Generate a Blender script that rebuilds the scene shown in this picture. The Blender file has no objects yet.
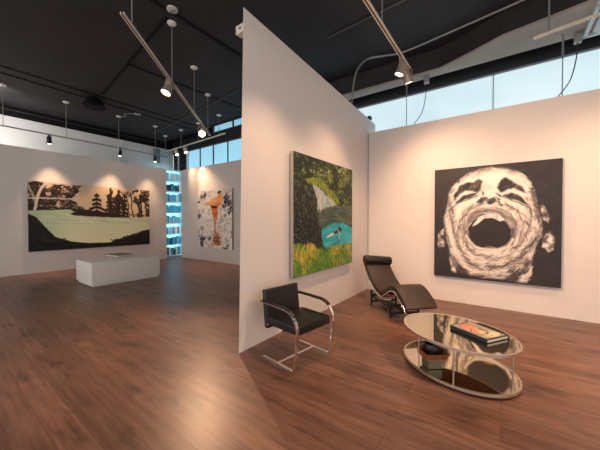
import bpy, bmesh, math, random
import numpy as np
from mathutils import Vector, Matrix
PI = math.pi
random.seed(7)
SC = bpy.context.scene
COL = SC.collection

def lin(c):
    c = c / 255.0
    return c / 12.92 if c <= 0.04045 else ((c + 0.055) / 1.055) ** 2.4
def rgb(r, g, b): return (lin(r), lin(g), lin(b), 1.0)

# ------------------------------------------------------------------ materials
def new_mat(name):
    m = bpy.data.materials.new(name); m.use_nodes = True
    nt = m.node_tree
    return m, nt, nt.nodes['Principled BSDF']
def plain(name, col, rough=.5, metal=0.0, noise=0.0, nscale=8.0, bump=0.0, bscale=60.0, spec=.5):
    m, nt, b = new_mat(name)
    b.inputs['Roughness'].default_value = rough
    b.inputs['Metallic'].default_value = metal
    b.inputs['Specular IOR Level'].default_value = spec
    tc = nt.nodes.new('ShaderNodeTexCoord')
    n = nt.nodes.new('ShaderNodeTexNoise'); n.inputs['Scale'].default_value = nscale; n.inputs['Detail'].default_value = 4
    nt.links.new(tc.outputs['Object'], n.inputs['Vector'])
    r = nt.nodes.new('ShaderNodeValToRGB')
    k = 1 - noise
    r.color_ramp.elements[0].position = .3; r.color_ramp.elements[1].position = .7
    r.color_ramp.elements[0].color = (col[0]*k, col[1]*k, col[2]*k, 1); r.color_ramp.elements[1].color = col
    nt.links.new(n.outputs['Fac'], r.inputs['Fac']); nt.links.new(r.outputs['Color'], b.inputs['Base Color'])
    if bump:
        n2 = nt.nodes.new('ShaderNodeTexNoise'); n2.inputs['Scale'].default_value = bscale; n2.inputs['Detail'].default_value = 3
        nt.links.new(tc.outputs['Object'], n2.inputs['Vector'])
        bp = nt.nodes.new('ShaderNodeBump'); bp.inputs['Strength'].default_value = bump; bp.inputs['Distance'].default_value = .01
        nt.links.new(n2.outputs['Fac'], bp.inputs['Height']); nt.links.new(bp.outputs['Normal'], b.inputs['Normal'])
    return m
def emit(name, col, strength, noise=0.0, nscale=2.0):
    m, nt, b = new_mat(name)
    b.inputs['Base Color'].default_value = col
    b.inputs['Roughness'].default_value = .3
    b.inputs['Emission Strength'].default_value = strength
    if noise:
        tc = nt.nodes.new('ShaderNodeTexCoord')
        n = nt.nodes.new('ShaderNodeTexNoise'); n.inputs['Scale'].default_value = nscale; n.inputs['Detail'].default_value = 3
        nt.links.new(tc.outputs['Object'], n.inputs['Vector'])
        r = nt.nodes.new('ShaderNodeValToRGB'); k = 1 - noise
        r.color_ramp.elements[0].position = .3; r.color_ramp.elements[1].position = .75
        r.color_ramp.elements[0].color = (col[0]*k, col[1]*(1-noise*.6), col[2]*(1-noise*.4), 1); r.color_ramp.elements[1].color = col
        nt.links.new(n.outputs['Fac'], r.inputs['Fac']); nt.links.new(r.outputs['Color'], b.inputs['Emission Color'])
    else:
        b.inputs['Emission Color'].default_value = col
    return m
def paint_mat(name, rough=.55):
    m, nt, b = new_mat(name)
    a = nt.nodes.new('ShaderNodeVertexColor'); a.layer_name = 'paint'
    nt.links.new(a.outputs['Color'], b.inputs['Base Color'])
    b.inputs['Roughness'].default_value = rough
    b.inputs['Specular IOR Level'].default_value = .3
    return m
def floor_mat():
    m, nt, b = new_mat('oak_planks'); L = nt.links.new
    tc = nt.nodes.new('ShaderNodeTexCoord')
    br = nt.nodes.new('ShaderNodeTexBrick')
    br.offset = .37; br.inputs['Scale'].default_value = 1.0
    br.inputs['Brick Width'].default_value = 1.9; br.inputs['Row Height'].default_value = .19
    br.inputs['Mortar Size'].default_value = .0016; br.inputs['Mortar Smooth'].default_value = .3; br.inputs['Bias'].default_value = 0
    br.inputs['Color1'].default_value = rgb(*PLANK1); br.inputs['Color2'].default_value = rgb(*PLANK2); br.inputs['Mortar'].default_value = rgb(58, 37, 28)
    L(tc.outputs['Object'], br.inputs['Vector'])
    mp = nt.nodes.new('ShaderNodeMapping'); mp.inputs['Scale'].default_value = (1.1, 13, 1)
    L(tc.outputs['Object'], mp.inputs['Vector'])
    n = nt.nodes.new('ShaderNodeTexNoise'); n.inputs['Scale'].default_value = 1.6; n.inputs['Detail'].default_value = 7; n.inputs['Roughness'].default_value = .62
    L(mp.outputs['Vector'], n.inputs['Vector'])
    r = nt.nodes.new('ShaderNodeValToRGB'); r.color_ramp.elements[0].position = .28; r.color_ramp.elements[1].position = .68
    r.color_ramp.elements[0].color = (.50, .47, .45, 1); r.color_ramp.elements[1].color = (1.12, 1.12, 1.12, 1)
    L(n.outputs['Fac'], r.inputs['Fac'])
    mx = nt.nodes.new('ShaderNodeMix'); mx.data_type = 'RGBA'; mx.blend_type = 'MULTIPLY'; mx.inputs[0].default_value = 1
    L(br.outputs['Color'], mx.inputs[6]); L(r.outputs['Color'], mx.inputs[7])
    # dark knots and long smoky streaks in the oak
    mp2 = nt.nodes.new('ShaderNodeMapping'); mp2.inputs['Scale'].default_value = (1.5, 4.2, 1); mp2.inputs['Location'].default_value = (3.1, .7, 0)
    L(tc.outputs['Object'], mp2.inputs['Vector'])
    n2 = nt.nodes.new('ShaderNodeTexNoise'); n2.inputs['Scale'].default_value = 1.25; n2.inputs['Detail'].default_value = 3
    L(mp2.outputs['Vector'], n2.inputs['Vector'])
    r2 = nt.nodes.new('ShaderNodeValToRGB'); r2.color_ramp.elements[0].position = .29; r2.color_ramp.elements[1].position = .44
    r2.color_ramp.elements[0].color = (.42, .41, .42, 1); r2.color_ramp.elements[1].color = (1, 1, 1, 1)
    L(n2.outputs['Fac'], r2.inputs['Fac'])
    mx2 = nt.nodes.new('ShaderNodeMix'); mx2.data_type = 'RGBA'; mx2.blend_type = 'MULTIPLY'; mx2.inputs[0].default_value = 1
    L(mx.outputs[2], mx2.inputs[6]); L(r2.outputs['Color'], mx2.inputs[7])
    L(mx2.outputs[2], b.inputs['Base Color'])
    b.inputs['Roughness'].default_value = FLOOR_ROUGH
    b.inputs['Specular IOR Level'].default_value = .45
    bp = nt.nodes.new('ShaderNodeBump'); bp.inputs['Strength'].default_value = .12; bp.inputs['Distance'].default_value = .004
    L(br.outputs['Fac'], bp.inputs['Height']); bp.invert = True
    L(bp.outputs['Normal'], b.inputs['Normal'])
    return m

# ------------------------------------------------------------------ mesh builder
class MB:
    def __init__(self): self.v = []; self.f = []; self.sm = []
    def add(self, vs, fs, smooth=False, M=None):
        o = len(self.v)
        for p in vs:
            p = Vector(p)
            if M is not None: p = M @ p
            self.v.append(p)
        for q in fs: self.f.append([o + i for i in q]); self.sm.append(smooth)
        return self
    def box(self, c, s, M=None, bev=0.0):
        if bev:
            bm = bmesh.new(); bmesh.ops.create_cube(bm, size=1)
            for v in bm.verts: v.co = Vector((v.co.x*s[0]+c[0], v.co.y*s[1]+c[1], v.co.z*s[2]+c[2]))
            bmesh.ops.bevel(bm, geom=bm.edges[:], offset=bev, segments=3, profile=.6, affect='EDGES')
            bm.verts.ensure_lookup_table()
            self.add([v.co.copy() for v in bm.verts], [[v.index for v in f.verts] for f in bm.faces], True, M); bm.free()
            return self
        x, y, z = c; a, b, d = s[0]/2, s[1]/2, s[2]/2
        vs = [(x-a,y-b,z-d),(x+a,y-b,z-d),(x+a,y+b,z-d),(x-a,y+b,z-d),(x-a,y-b,z+d),(x+a,y-b,z+d),(x+a,y+b,z+d),(x-a,y+b,z+d)]
        fs = [(3,2,1,0),(4,5,6,7),(0,1,5,4),(1,2,6,5),(2,3,7,6),(3,0,4,7)]
        return self.add(vs, fs, False, M)
    def lathe(self, prof, n=20, M=None, smooth=True):
        vs = []; fs = []
        for r, z in prof:
            for i in range(n):
                a = 2*PI*i/n; vs.append((r*math.cos(a), r*math.sin(a), z))
        k = len(prof)
        for j in range(k-1):
            for i in range(n):
                fs.append((j*n+i, j*n+(i+1) % n, (j+1)*n+(i+1) % n, (j+1)*n+i))
        fs.append(tuple(reversed(range(n)))); fs.append(tuple((k-1)*n+i for i in range(n)))
        return self.add(vs, fs, smooth, M)
    def tube(self, pts, r, n=10, closed=False, M=None):
        pts = [Vector(p) for p in pts]; N = len(pts); vs = []; fs = []
        prev = None
        for i, p in enumerate(pts):
            if closed: t = pts[(i+1) % N] - pts[i-1]
            else: t = pts[min(i+1, N-1)] - pts[max(i-1, 0)]
            t.normalize()
            if prev is None:
                u = t.orthogonal().normalized()
            else:
                u = prev - t*prev.dot(t)
                u = u.normalized() if u.length > 1e-6 else t.orthogonal().normalized()
            prev = u; w = t.cross(u)
            for k in range(n):
                a = 2*PI*k/n; vs.append(p + (u*math.cos(a) + w*math.sin(a))*r)
        for i in range(N if closed else N-1):
            j = (i+1) % N
            for k in range(n): fs.append((i*n+k, i*n+(k+1) % n, j*n+(k+1) % n, j*n+k))
        if not closed:
            fs.append(tuple(reversed(range(n)))); fs.append(tuple((N-1)*n+k for k in range(n)))
        return self.add(vs, fs, True, M)
    def ribbon(self, path, w, t, y=0.0, M=None):
        """flat bar: path in the x-z plane, width w along y, thickness t"""
        N = len(path); vs = []; fs = []
        for i, (x, z) in enumerate(path):
            a = path[max(i-1, 0)]; b = path[min(i+1, N-1)]
            d = Vector((b[0]-a[0], b[1]-a[1])).normalized(); nx, nz = -d.y, d.x
            for sy, sn in ((-1,-1),(1,-1),(1,1),(-1,1)):
                vs.append((x + nx*t/2*sn, y + sy*w/2, z + nz*t/2*sn))
        for i in range(N-1):
            for k in range(4): fs.append((i*4+k, i*4+(k+1) % 4, i*4+4+(k+1) % 4, i*4+4+k))
        fs.append((3,2,1,0)); fs.append(tuple((N-1)*4+k for k in range(4)))
        return self.add(vs, fs, False, M)
    def prism(self, poly, z0, z1, M=None, smooth=False):
        n = len(poly)
        vs = [(x, y, z0) for x, y in poly] + [(x, y, z1) for x, y in poly]
        fs = [tuple(reversed(range(n))), tuple(range(n, 2*n))] + [(i, (i+1) % n, n+(i+1) % n, n+i) for i in range(n)]
        return self.add(vs, fs, smooth, M)
    def build(self, name, mat, parent=None, off=(0,0,0), bevel=0.0):
        off = Vector(off)
        me = bpy.data.meshes.new(name)
        me.from_pydata([tuple(p - off) for p in self.v], [], self.f)
        me.polygons.foreach_set('use_smooth', self.sm)
        me.materials.append(mat)
        bm = bmesh.new(); bm.from_mesh(me); bmesh.ops.recalc_face_normals(bm, faces=bm.faces); bm.to_mesh(me); bm.free()
        try: me.set_sharp_from_angle(angle=math.radians(38))
        except Exception: pass
        me.update()
        o = bpy.data.objects.new(name, me); COL.objects.link(o)
        if parent is not None: o.parent = parent
        else: o.location = off
        if bevel:
            bv = o.modifiers.new('bevel', 'BEVEL'); bv.width = bevel; bv.segments = 2; bv.limit_method = 'ANGLE'
        return o

def thing(name, label, cat, loc=(0,0,0), rz=0.0, group=None):
    o = bpy.data.objects.new(name, None); COL.objects.link(o)
    o.location = loc; o.rotation_euler = (0, 0, rz); o.empty_display_size = .1
    o['label'] = label; o['category'] = cat
    if group: o['group'] = group
    return o
def tag(o, label, cat, group=None):
    o['label'] = label; o['category'] = cat
    if group: o['group'] = group
    return o
def struct(o): o['kind'] = 'structure'; return o
def axis_to(d, loc=(0,0,0)):
    """matrix whose local +z points along d"""
    d = Vector(d).normalized()
    return Matrix.Translation(loc) @ d.to_track_quat('Z', 'Y').to_matrix().to_4x4()
def arc(cx, cz, r, a0, a1, n=10):
    return [(cx + r*math.cos(math.radians(a0+(a1-a0)*i/n)), cz + r*math.sin(math.radians(a0+(a1-a0)*i/n))) for i in range(n+1)]
def catmull(P, n=6):
    P = [np.array(p, float) for p in P]; Q = [2*P[0]-P[1]] + P + [2*P[-1]-P[-2]]; out = []
    for i in range(1, len(Q)-2):
        for k in range(n):
            t = k/n; a, b, c, d = Q[i-1], Q[i], Q[i+1], Q[i+2]
            out.append(tuple(.5*((2*b)+(-a+c)*t+(2*a-5*b+4*c-d)*t*t+(-a+3*b-3*c+d)*t**3)))
    out.append(tuple(P[-1])); return out

# ------------------------------------------------------------------ painted canvases (procedural brushwork as vertex paint)
def vnoise(x, y, seed):
    xi = np.floor(x).astype(np.int64); yi = np.floor(y).astype(np.int64); fx = x - xi; fy = y - yi
    fx = fx*fx*(3-2*fx); fy = fy*fy*(3-2*fy)
    def h(a, b):
        k = (a*374761393 + b*668265263 + seed*974634541) & 0x7fffffff
        k = ((k ^ (k >> 13))*1274126177) & 0x7fffffff
        return ((k ^ (k >> 16)) & 0xffff)/65535.0
    return (h(xi,yi)*(1-fx)+h(xi+1,yi)*fx)*(1-fy) + (h(xi,yi+1)*(1-fx)+h(xi+1,yi+1)*fx)*fy
def fbm(x, y, seed, o=4):
    s = 0; a = .5; t = 0
    for i in range(o): s = s + a*vnoise(x*2**i, y*2**i, seed+i*17); t += a; a *= .55
    return s/t
class Art:
    def __init__(self, nx, ny, aspect):
        self.nx, self.ny = nx, ny
        self.U, self.V = np.meshgrid(np.linspace(0,1,nx), np.linspace(0,1,ny))
        self.X = self.U*aspect; self.Y = self.V; self.asp = aspect
        self.C = np.zeros((ny, nx, 3))
    def col(self, c): return np.array(c, float)
    def mix(self, mask, c):
        c = np.asarray(c, float); m = np.clip(mask, 0, 1)[..., None]
        self.C = self.C*(1-m) + c*m
    def pmask(self, pts, warp=0.0, wf=14, seed=1, soft=.004):
        U, V = self.X.copy(), self.Y.copy()
        if warp:
            U = U + (fbm(self.X*wf, self.Y*wf, seed)-.5)*2*warp; V = V + (fbm(self.X*wf, self.Y*wf, seed+50)-.5)*2*warp
        ins = np.zeros(U.shape, bool); d = np.full(U.shape, 9.0); n = len(pts)
        for i in range(n):
            x0, y0 = pts[i][0]*self.asp, pts[i][1]; x1, y1 = pts[(i+1) % n][0]*self.asp, pts[(i+1) % n][1]
            c = ((y0 > V) != (y1 > V))
            with np.errstate(divide='ignore', invalid='ignore'):
                xs = (x1-x0)*(V-y0)/(y1-y0 if y1 != y0 else 1e-9)+x0
            ins ^= c & (U < xs)
            l2 = (x1-x0)**2+(y1-y0)**2+1e-12
            t = np.clip(((U-x0)*(x1-x0)+(V-y0)*(y1-y0))/l2, 0, 1)
            d = np.minimum(d, np.hypot(U-x0-t*(x1-x0), V-y0-t*(y1-y0)))
        sd = np.where(ins, d, -d)
        return np.clip(sd/(2*soft)+.5, 0, 1)
    def poly(self, pts, c, warp=0.0, wf=14, seed=1, soft=.004, a=1.0): self.mix(self.pmask(pts, warp, wf, seed, soft)*a, c)
    def smask(self, pts, w, warp=0.0, wf=14, seed=1, soft=.004, taper=False):
        U, V = self.X.copy(), self.Y.copy()
        if warp:
            U = U + (fbm(self.X*wf, self.Y*wf, seed)-.5)*2*warp; V = V + (fbm(self.X*wf, self.Y*wf, seed+50)-.5)*2*warp
        d = np.full(U.shape, 9.0)
        for i in range(len(pts)-1):
            x0, y0 = pts[i][0]*self.asp, pts[i][1]; x1, y1 = pts[i+1][0]*self.asp, pts[i+1][1]
            l2 = (x1-x0)**2+(y1-y0)**2+1e-12
            t = np.clip(((U-x0)*(x1-x0)+(V-y0)*(y1-y0))/l2, 0, 1)
            d = np.minimum(d, np.hypot(U-x0-t*(x1-x0), V-y0-t*(y1-y0)))
        return np.clip((w/2-d)/(2*soft)+.5, 0, 1)
    def stroke(self, pts, w, c, warp=0.0, wf=14, seed=1, soft=.004, a=1.0): self.mix(self.smask(pts, w, warp, wf, seed, soft)*a, c)
    def dab(self, cx, cy, ang, ln, w, c, al=.8, bend=0.0):
        """one bristle mark centred at (cx, cy) in u,v"""
        X0, Y0 = cx*self.asp, cy; R_ = ln*.6 + w
        i0 = max(int((Y0-R_)*(self.ny-1)), 0); i1 = min(int((Y0+R_)*(self.ny-1))+2, self.ny)
        j0 = max(int((X0-R_)/self.asp*(self.nx-1)), 0); j1 = min(int((X0+R_)/self.asp*(self.nx-1))+2, self.nx)
        if i1 <= i0 or j1 <= j0: return
        x = self.X[i0:i1, j0:j1]-X0; y = self.Y[i0:i1, j0:j1]-Y0
        p = x*math.cos(ang)+y*math.sin(ang); q = -x*math.sin(ang)+y*math.cos(ang) + bend*p*p/max(ln, 1e-6)
        m = np.clip((1-np.abs(q)/w)*2, 0, 1)*np.clip((1-np.abs(p)/(ln*.5))*2.5, 0, 1)*al
        C = self.C[i0:i1, j0:j1]; self.C[i0:i1, j0:j1] = C*(1-m[...,None]) + np.asarray(c, float)*m[...,None]
    def at(self, F, u, v): return F[min(max(int(v*(self.ny-1)),0),self.ny-1), min(max(int(u*(self.nx-1)),0),self.nx-1)]
    def blend(self, t, c0, c1):
        t = np.clip(t, 0, 1)[..., None]; return np.array(c0, float)*(1-t) + np.array(c1, float)*t
    def linear(self):
        c = np.clip(self.C, 0, 255)/255.0
        return np.where(c <= .04045, c/12.92, ((c+.055)/1.055)**2.4)

def canvas_thing(name, label, art, org, du, dv, nrm, mat, edge_mat, depth=.05, gap=.012, catname='painting', relief=0.0):
    """org: top left corner on the wall plane, du: right, dv: down, nrm: out of the wall"""
    org, du, dv, nrm = Vector(org), Vector(du), Vector(dv), Vector(nrm)
    base = org + dv + du*.5
    t = thing(name, label, catname, base)
    nx, ny = art.nx, art.ny
    o = org + nrm*(depth+gap+.001)
    P = np.array(o)[None,None] + art.U[...,None]*np.array(du) + art.V[...,None]*np.array(dv) - np.array(base)
    if relief:
        lum = art.C.mean(axis=2)/255.0
        P = P + (fbm(art.X*60, art.Y*60, 5, 2)*relief*lum)[...,None]*np.array(nrm)
    vs = P.reshape(-1, 3)
    idx = np.arange(nx*ny).reshape(ny, nx)
    q = np.stack([idx[1:,:-1], idx[1:,1:], idx[:-1,1:], idx[:-1,:-1]], -1).reshape(-1, 4)
    me = bpy.data.meshes.new('canvas'); me.from_pydata(vs.tolist(), [], q.tolist())
    ca = me.color_attributes.new('paint', 'FLOAT_COLOR', 'POINT')
    c = np.concatenate([art.linear().reshape(-1,3), np.ones((nx*ny,1))], 1).astype(np.float32)
    ca.data.foreach_set('color', c.ravel())
    me.polygons.foreach_set('use_smooth', [True]*len(me.polygons))
    me.materials.append(mat); me.update()
    ob = bpy.data.objects.new('canvas', me); COL.objects.link(ob); ob.parent = t
    m = MB()
    c0 = org + nrm*gap; c1 = org + nrm*(gap+depth)
    vs = [c0, c0+du, c0+du+dv, c0+dv, c1, c1+du, c1+du+dv, c1+dv]
    m.add(vs, [(0,1,2,3),(4,5,6,7),(0,1,5,4),(1,2,6,5),(2,3,7,6),(3,0,4,7)])
    # back battens that stand the stretcher off the wall
    a0 = org + du*.06 + dv*.04; w = du.normalized()*.05
    for k in (.05, .9):
        s = org + du*k + dv*.05; e = dv*.9
        m.add([s, s+w, s+w+e, s+e, s+nrm*gap, s+w+nrm*gap, s+w+e+nrm*gap, s+e+nrm*gap], [(0,1,2,3),(4,5,6,7),(0,1,5,4),(1,2,6,5),(2,3,7,6),(3,0,4,7)])
    s = m.build('stretcher_frame', edge_mat, t, off=base)
    return t
# ------------------------------------------------------------------ tuned values
PLANK1, PLANK2, FLOOR_ROUGH = (134,97,79), (109,77,62), .36
BACKGLOW = 2.2
CHLOC, CHROT, PILTILT = (-1.56, 4.99, 0), -44, -5
POW = (680, 250, 370)
ASSUMED_STRIP = 120  # power of the assumed strip light behind the left wall
LAMPCOL = (1, .60, .36)
WCOL, WSTR, EXPOSURE = (1.0,.94,.90,1), 1.75, 0.0
ART = {
    's_face': [(0.12,0.316),(0.129,0.225),(0.169,0.157),(0.233,0.09),(0.318,0.045),(0.4,0.022),(0.492,0.018),(0.592,0.033),(0.687,0.062),(0.749,0.101),(0.789,0.16),(0.816,0.227),(0.833,0.306),(0.844,0.371),(0.866,0.462),(0.881,0.54),(0.866,0.604),(0.834,0.697),(0.808,0.777),(0.813,0.843),(0.808,0.922),(0.768,0.988),(0.699,0.989),(0.616,0.979),(0.529,0.981),(0.425,0.984),(0.329,0.974),(0.244,0.953),(0.177,0.883),(0.147,0.824),(0.136,0.732),(0.106,0.64),(0.097,0.547),(0.088,0.454),(0.107,0.377)],
    's_earL': [(0.034,0.595),(0.088,0.548),(0.1,0.64),(0.105,0.718),(0.065,0.745),(0.024,0.706)],
    's_earR': [(0.877,0.596),(0.923,0.559),(0.956,0.627),(0.952,0.703),(0.909,0.729),(0.869,0.685)],
    's_earRt': [(0.851,0.346),(0.893,0.365),(0.923,0.45),(0.919,0.503),(0.881,0.478),(0.859,0.423)],
    's_neckL': [(0.141,0.809),(0.189,0.882),(0.224,0.976),(0.171,0.963)],
    's_neckdark1': [(0.177,0.806),(0.245,0.892),(0.329,0.953),(0.287,0.988),(0.212,0.935)],
    's_neckdark2': [(0.68,0.841),(0.795,0.773),(0.808,0.83),(0.768,0.892),(0.734,0.949),(0.68,0.983),(0.623,0.951),(0.638,0.888)],
    's_chinband': [(0.244,0.926),(0.343,0.946),(0.477,0.955),(0.628,0.945),(0.699,0.953),(0.68,1.005),(0.425,1.007),(0.259,0.991)],
    's_sideR': [(0.816,0.227),(0.84,0.306),(0.855,0.397),(0.881,0.527),(0.851,0.527),(0.825,0.436),(0.807,0.331)],
    's_browL': [(0.178,0.246),(0.233,0.165),(0.299,0.136),(0.363,0.141),(0.395,0.117),(0.422,0.133),(0.407,0.205),(0.391,0.231),(0.337,0.211),(0.279,0.21),(0.232,0.235),(0.191,0.289)],
    's_lashL': [(0.191,0.32),(0.259,0.257),(0.324,0.24),(0.39,0.234),(0.331,0.276),(0.269,0.29),(0.219,0.321)],
    's_underL': [(0.143,0.383),(0.232,0.312),(0.311,0.288),(0.382,0.26)],
    's_browR': [(0.545,0.202),(0.568,0.139),(0.613,0.12),(0.658,0.153),(0.723,0.196),(0.758,0.256),(0.723,0.239),(0.68,0.214),(0.63,0.218),(0.568,0.245)],
    's_lashR': [(0.593,0.267),(0.647,0.249),(0.702,0.265),(0.746,0.315),(0.776,0.355),(0.712,0.323),(0.647,0.297)],
    's_underR': [(0.585,0.271),(0.647,0.305),(0.723,0.341),(0.786,0.378),(0.802,0.427)],
    's_nose1': [(0.373,0.322),(0.413,0.279),(0.471,0.273),(0.464,0.302),(0.413,0.337)],
    's_nose2': [(0.465,0.291),(0.521,0.278),(0.535,0.32),(0.486,0.342),(0.462,0.321)],
    's_nose3': [(0.533,0.276),(0.562,0.287),(0.57,0.313),(0.589,0.361),(0.554,0.338)],
    's_nosew': [(0.559,0.296),(0.596,0.314),(0.604,0.344),(0.574,0.335)],
    's_bridge': [(0.419,0.219),(0.438,0.234),(0.43,0.263),(0.418,0.253)],
    's_bridge2': [(0.533,0.24),(0.562,0.252),(0.585,0.282),(0.556,0.267)],
    's_lipout': [(0.272,0.501),(0.328,0.413),(0.426,0.369),(0.529,0.363),(0.628,0.402),(0.69,0.487),(0.697,0.582),(0.666,0.67),(0.623,0.707),(0.529,0.729),(0.398,0.73),(0.316,0.678),(0.283,0.59)],
    's_mouth': [(0.311,0.545),(0.358,0.478),(0.426,0.446),(0.529,0.448),(0.616,0.493),(0.652,0.555),(0.649,0.624),(0.618,0.68),(0.554,0.711),(0.491,0.7),(0.425,0.712),(0.371,0.694),(0.322,0.634)],
    's_teeth': [(0.339,0.533),(0.394,0.455),(0.465,0.415),(0.542,0.417),(0.604,0.476),(0.569,0.487),(0.504,0.456),(0.439,0.464),(0.385,0.515)],
    's_lowlip': [(0.294,0.611),(0.322,0.669),(0.377,0.717),(0.457,0.727),(0.554,0.728),(0.628,0.699),(0.666,0.629)],
    's_c0': [(0.266,0.396),(0.272,0.546),(0.294,0.694),(0.371,0.779),(0.503,0.799)],
    's_c1': [(0.426,0.328),(0.317,0.383),(0.246,0.471),(0.217,0.607)],
    's_c2': [(0.591,0.335),(0.687,0.393),(0.745,0.488),(0.734,0.595),(0.68,0.704)],
    's_c3': [(0.767,0.303),(0.794,0.435),(0.779,0.541),(0.734,0.648),(0.652,0.761),(0.554,0.809)],
    's_c4': [(0.143,0.394),(0.178,0.577),(0.231,0.727),(0.316,0.856),(0.425,0.906)],
    's_c5': [(0.851,0.566),(0.812,0.671),(0.722,0.783),(0.604,0.861),(0.477,0.886)],
    's_c6': [(0.129,0.271),(0.173,0.394),(0.161,0.486)],
    's_c7': [(0.802,0.221),(0.822,0.357),(0.855,0.436)],
    'p_fall': [(0.247,0.239),(0.341,0.247),(0.468,0.309),(0.635,0.371),(0.671,0.397),(0.416,0.437),(0.282,0.46),(0.329,0.36),(0.282,0.283)],
    'p_moss': [(0.127,0.205),(0.317,0.177),(0.495,0.217),(0.671,0.308),(0.741,0.384),(0.671,0.403),(0.592,0.366),(0.455,0.288),(0.341,0.243),(0.225,0.242)],
    'p_grey': [(0.247,0.485),(0.416,0.437),(0.635,0.405),(1.002,0.388),(1.002,0.59),(0.789,0.571),(0.665,0.558),(0.508,0.591),(0.378,0.631),(0.317,0.554)],
    'p_turq': [(0.378,0.635),(0.516,0.59),(0.665,0.561),(0.789,0.571),(1.002,0.617),(1.002,0.792),(0.726,0.795),(0.468,0.81),(0.386,0.75)],
    'p_bush': [(-0.011,0.382),(0.017,0.27),(0.127,0.208),(0.225,0.242),(0.282,0.289),(0.329,0.36),(0.317,0.457),(0.341,0.497),(0.341,0.527),(0.391,0.624),(0.411,0.723),(0.442,0.811),(0.341,0.809),(0.247,0.76),(0.117,0.744),(-0.02,0.74)],
    'p_grass': [(-0.02,0.728),(0.117,0.747),(0.247,0.756),(0.329,0.801),(0.468,0.807),(0.726,0.792),(1.002,0.789),(1.031,1.236),(-0.02,1.035)],
    'p_body': [(0.463,0.706),(0.527,0.681),(0.606,0.657),(0.695,0.64),(0.751,0.637),(0.741,0.662),(0.635,0.676),(0.544,0.699)],
    'p_suit': [(0.6,0.66),(0.689,0.638),(0.71,0.667),(0.629,0.679)],
    'p_hair': [(0.689,0.617),(0.732,0.608),(0.763,0.631),(0.751,0.665),(0.72,0.658)],
    'p_refl': [(0.535,0.778),(0.635,0.759),(0.71,0.733),(0.741,0.759),(0.726,0.792),(0.606,0.803)],
    'p_arm': [(0.72,0.661),(0.732,0.696),(0.726,0.723)],
    'l_water': [(0.002,0.422),(0.284,0.39),(0.364,0.482),(0.495,0.503),(0.769,0.505),(1.011,0.508),(1.013,1.007),(-0.008,0.924)],
    'l_bank': [(0.002,0.461),(0.052,0.516),(0.097,0.627),(0.175,0.803),(0.292,0.885),(0.438,0.923),(0.617,0.928),(0.659,0.877),(0.725,0.883),(0.793,0.823),(0.863,0.812),(0.911,0.756),(1.012,0.718),(1.013,1.025),(-0.002,1.01)],
    'l_isle': [(0.282,0.454),(0.337,0.417),(0.438,0.399),(0.616,0.431),(0.792,0.484),(0.638,0.506),(0.438,0.496),(0.31,0.483)],
    'l_shore': [(0.002,0.337),(0.128,0.38),(0.31,0.371),(0.438,0.391),(0.438,0.429),(0.328,0.417),(0.002,0.435)],
    'l_tree1': [(-0.006,0.0),(0.129,0.01),(0.259,0.01),(0.355,0.009),(0.349,0.133),(0.302,0.21),(0.328,0.316),(0.382,0.368),(0.382,0.415),(0.002,0.422)],
    'l_pine1': [(0.409,0.108),(0.438,0.16),(0.43,0.217),(0.453,0.271),(0.445,0.327),(0.466,0.42),(0.356,0.424),(0.378,0.313),(0.367,0.277),(0.393,0.209),(0.382,0.173)],
    'l_pine2': [(0.534,0.111),(0.555,0.167),(0.559,0.205),(0.579,0.261),(0.587,0.436),(0.472,0.439),(0.499,0.305),(0.495,0.249),(0.519,0.182)],
    'l_tr3': [(0.612,-0.007),(0.629,0.08),(0.62,0.18),(0.637,0.336),(0.633,0.447),(0.596,0.447),(0.595,0.221),(0.579,0.145),(0.599,0.104)],
    'l_tr4': [(0.691,0.045),(0.706,0.151),(0.724,0.23),(0.702,0.332),(0.691,0.453),(0.642,0.454),(0.648,0.256),(0.637,0.17),(0.669,0.135)],
    'l_tr5a': [(0.697,0.132),(0.735,0.209),(0.769,0.288),(0.751,0.371),(0.735,0.473)],
    'l_tr5': [(0.719,0.025),(0.757,0.105),(0.791,0.081),(0.78,0.041),(0.803,0.014)],
    'l_tr6': [(0.809,0.021),(0.999,-0.004),(1.001,0.512),(0.96,0.491),(0.955,0.276),(0.922,0.193),(0.898,0.28),(0.911,0.491),(0.874,0.492),(0.876,0.281),(0.838,0.2),(0.85,0.116)],
    'l_trunkw1': [(0.126,-0.003),(0.083,0.098),(0.064,0.2),(0.046,0.367),(0.04,0.407)],
    'l_trunkw2': [(0.0,0.044),(0.026,0.171),(0.043,0.268)],
    'l_branch': [(-0.006,0.246),(0.128,0.234),(0.328,0.229)],
    'f_torso': [(0.65,0.083),(0.729,0.114),(0.743,0.184),(0.683,0.251),(0.636,0.292),(0.517,0.289),(0.41,0.281),(0.38,0.229),(0.517,0.176),(0.565,0.136)],
    'f_armL': [(0.589,0.109),(0.469,0.16),(0.295,0.212),(0.219,0.224),(0.331,0.25),(0.517,0.204)],
    'f_head': [(0.603,0.045),(0.683,0.032),(0.725,0.062),(0.706,0.105),(0.641,0.108),(0.603,0.084)],
    'f_hair': [(0.594,0.044),(0.66,0.02),(0.725,0.039),(0.688,0.06),(0.622,0.068)],
    'f_brief': [(0.39,0.258),(0.517,0.278),(0.613,0.285),(0.589,0.319),(0.444,0.31)],
    'f_leg': [(0.41,0.301),(0.603,0.291),(0.622,0.375),(0.594,0.473),(0.556,0.571),(0.546,0.669),(0.565,0.711),(0.507,0.712),(0.507,0.571),(0.469,0.43)],
    'f_refl': [(0.517,0.698),(0.589,0.711),(0.65,0.765),(0.688,0.847),(0.697,0.944),(0.444,0.964),(0.449,0.856),(0.493,0.769)],
    'f_armR': [(0.706,0.141),(0.752,0.17),(0.697,0.251)],
}
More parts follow.
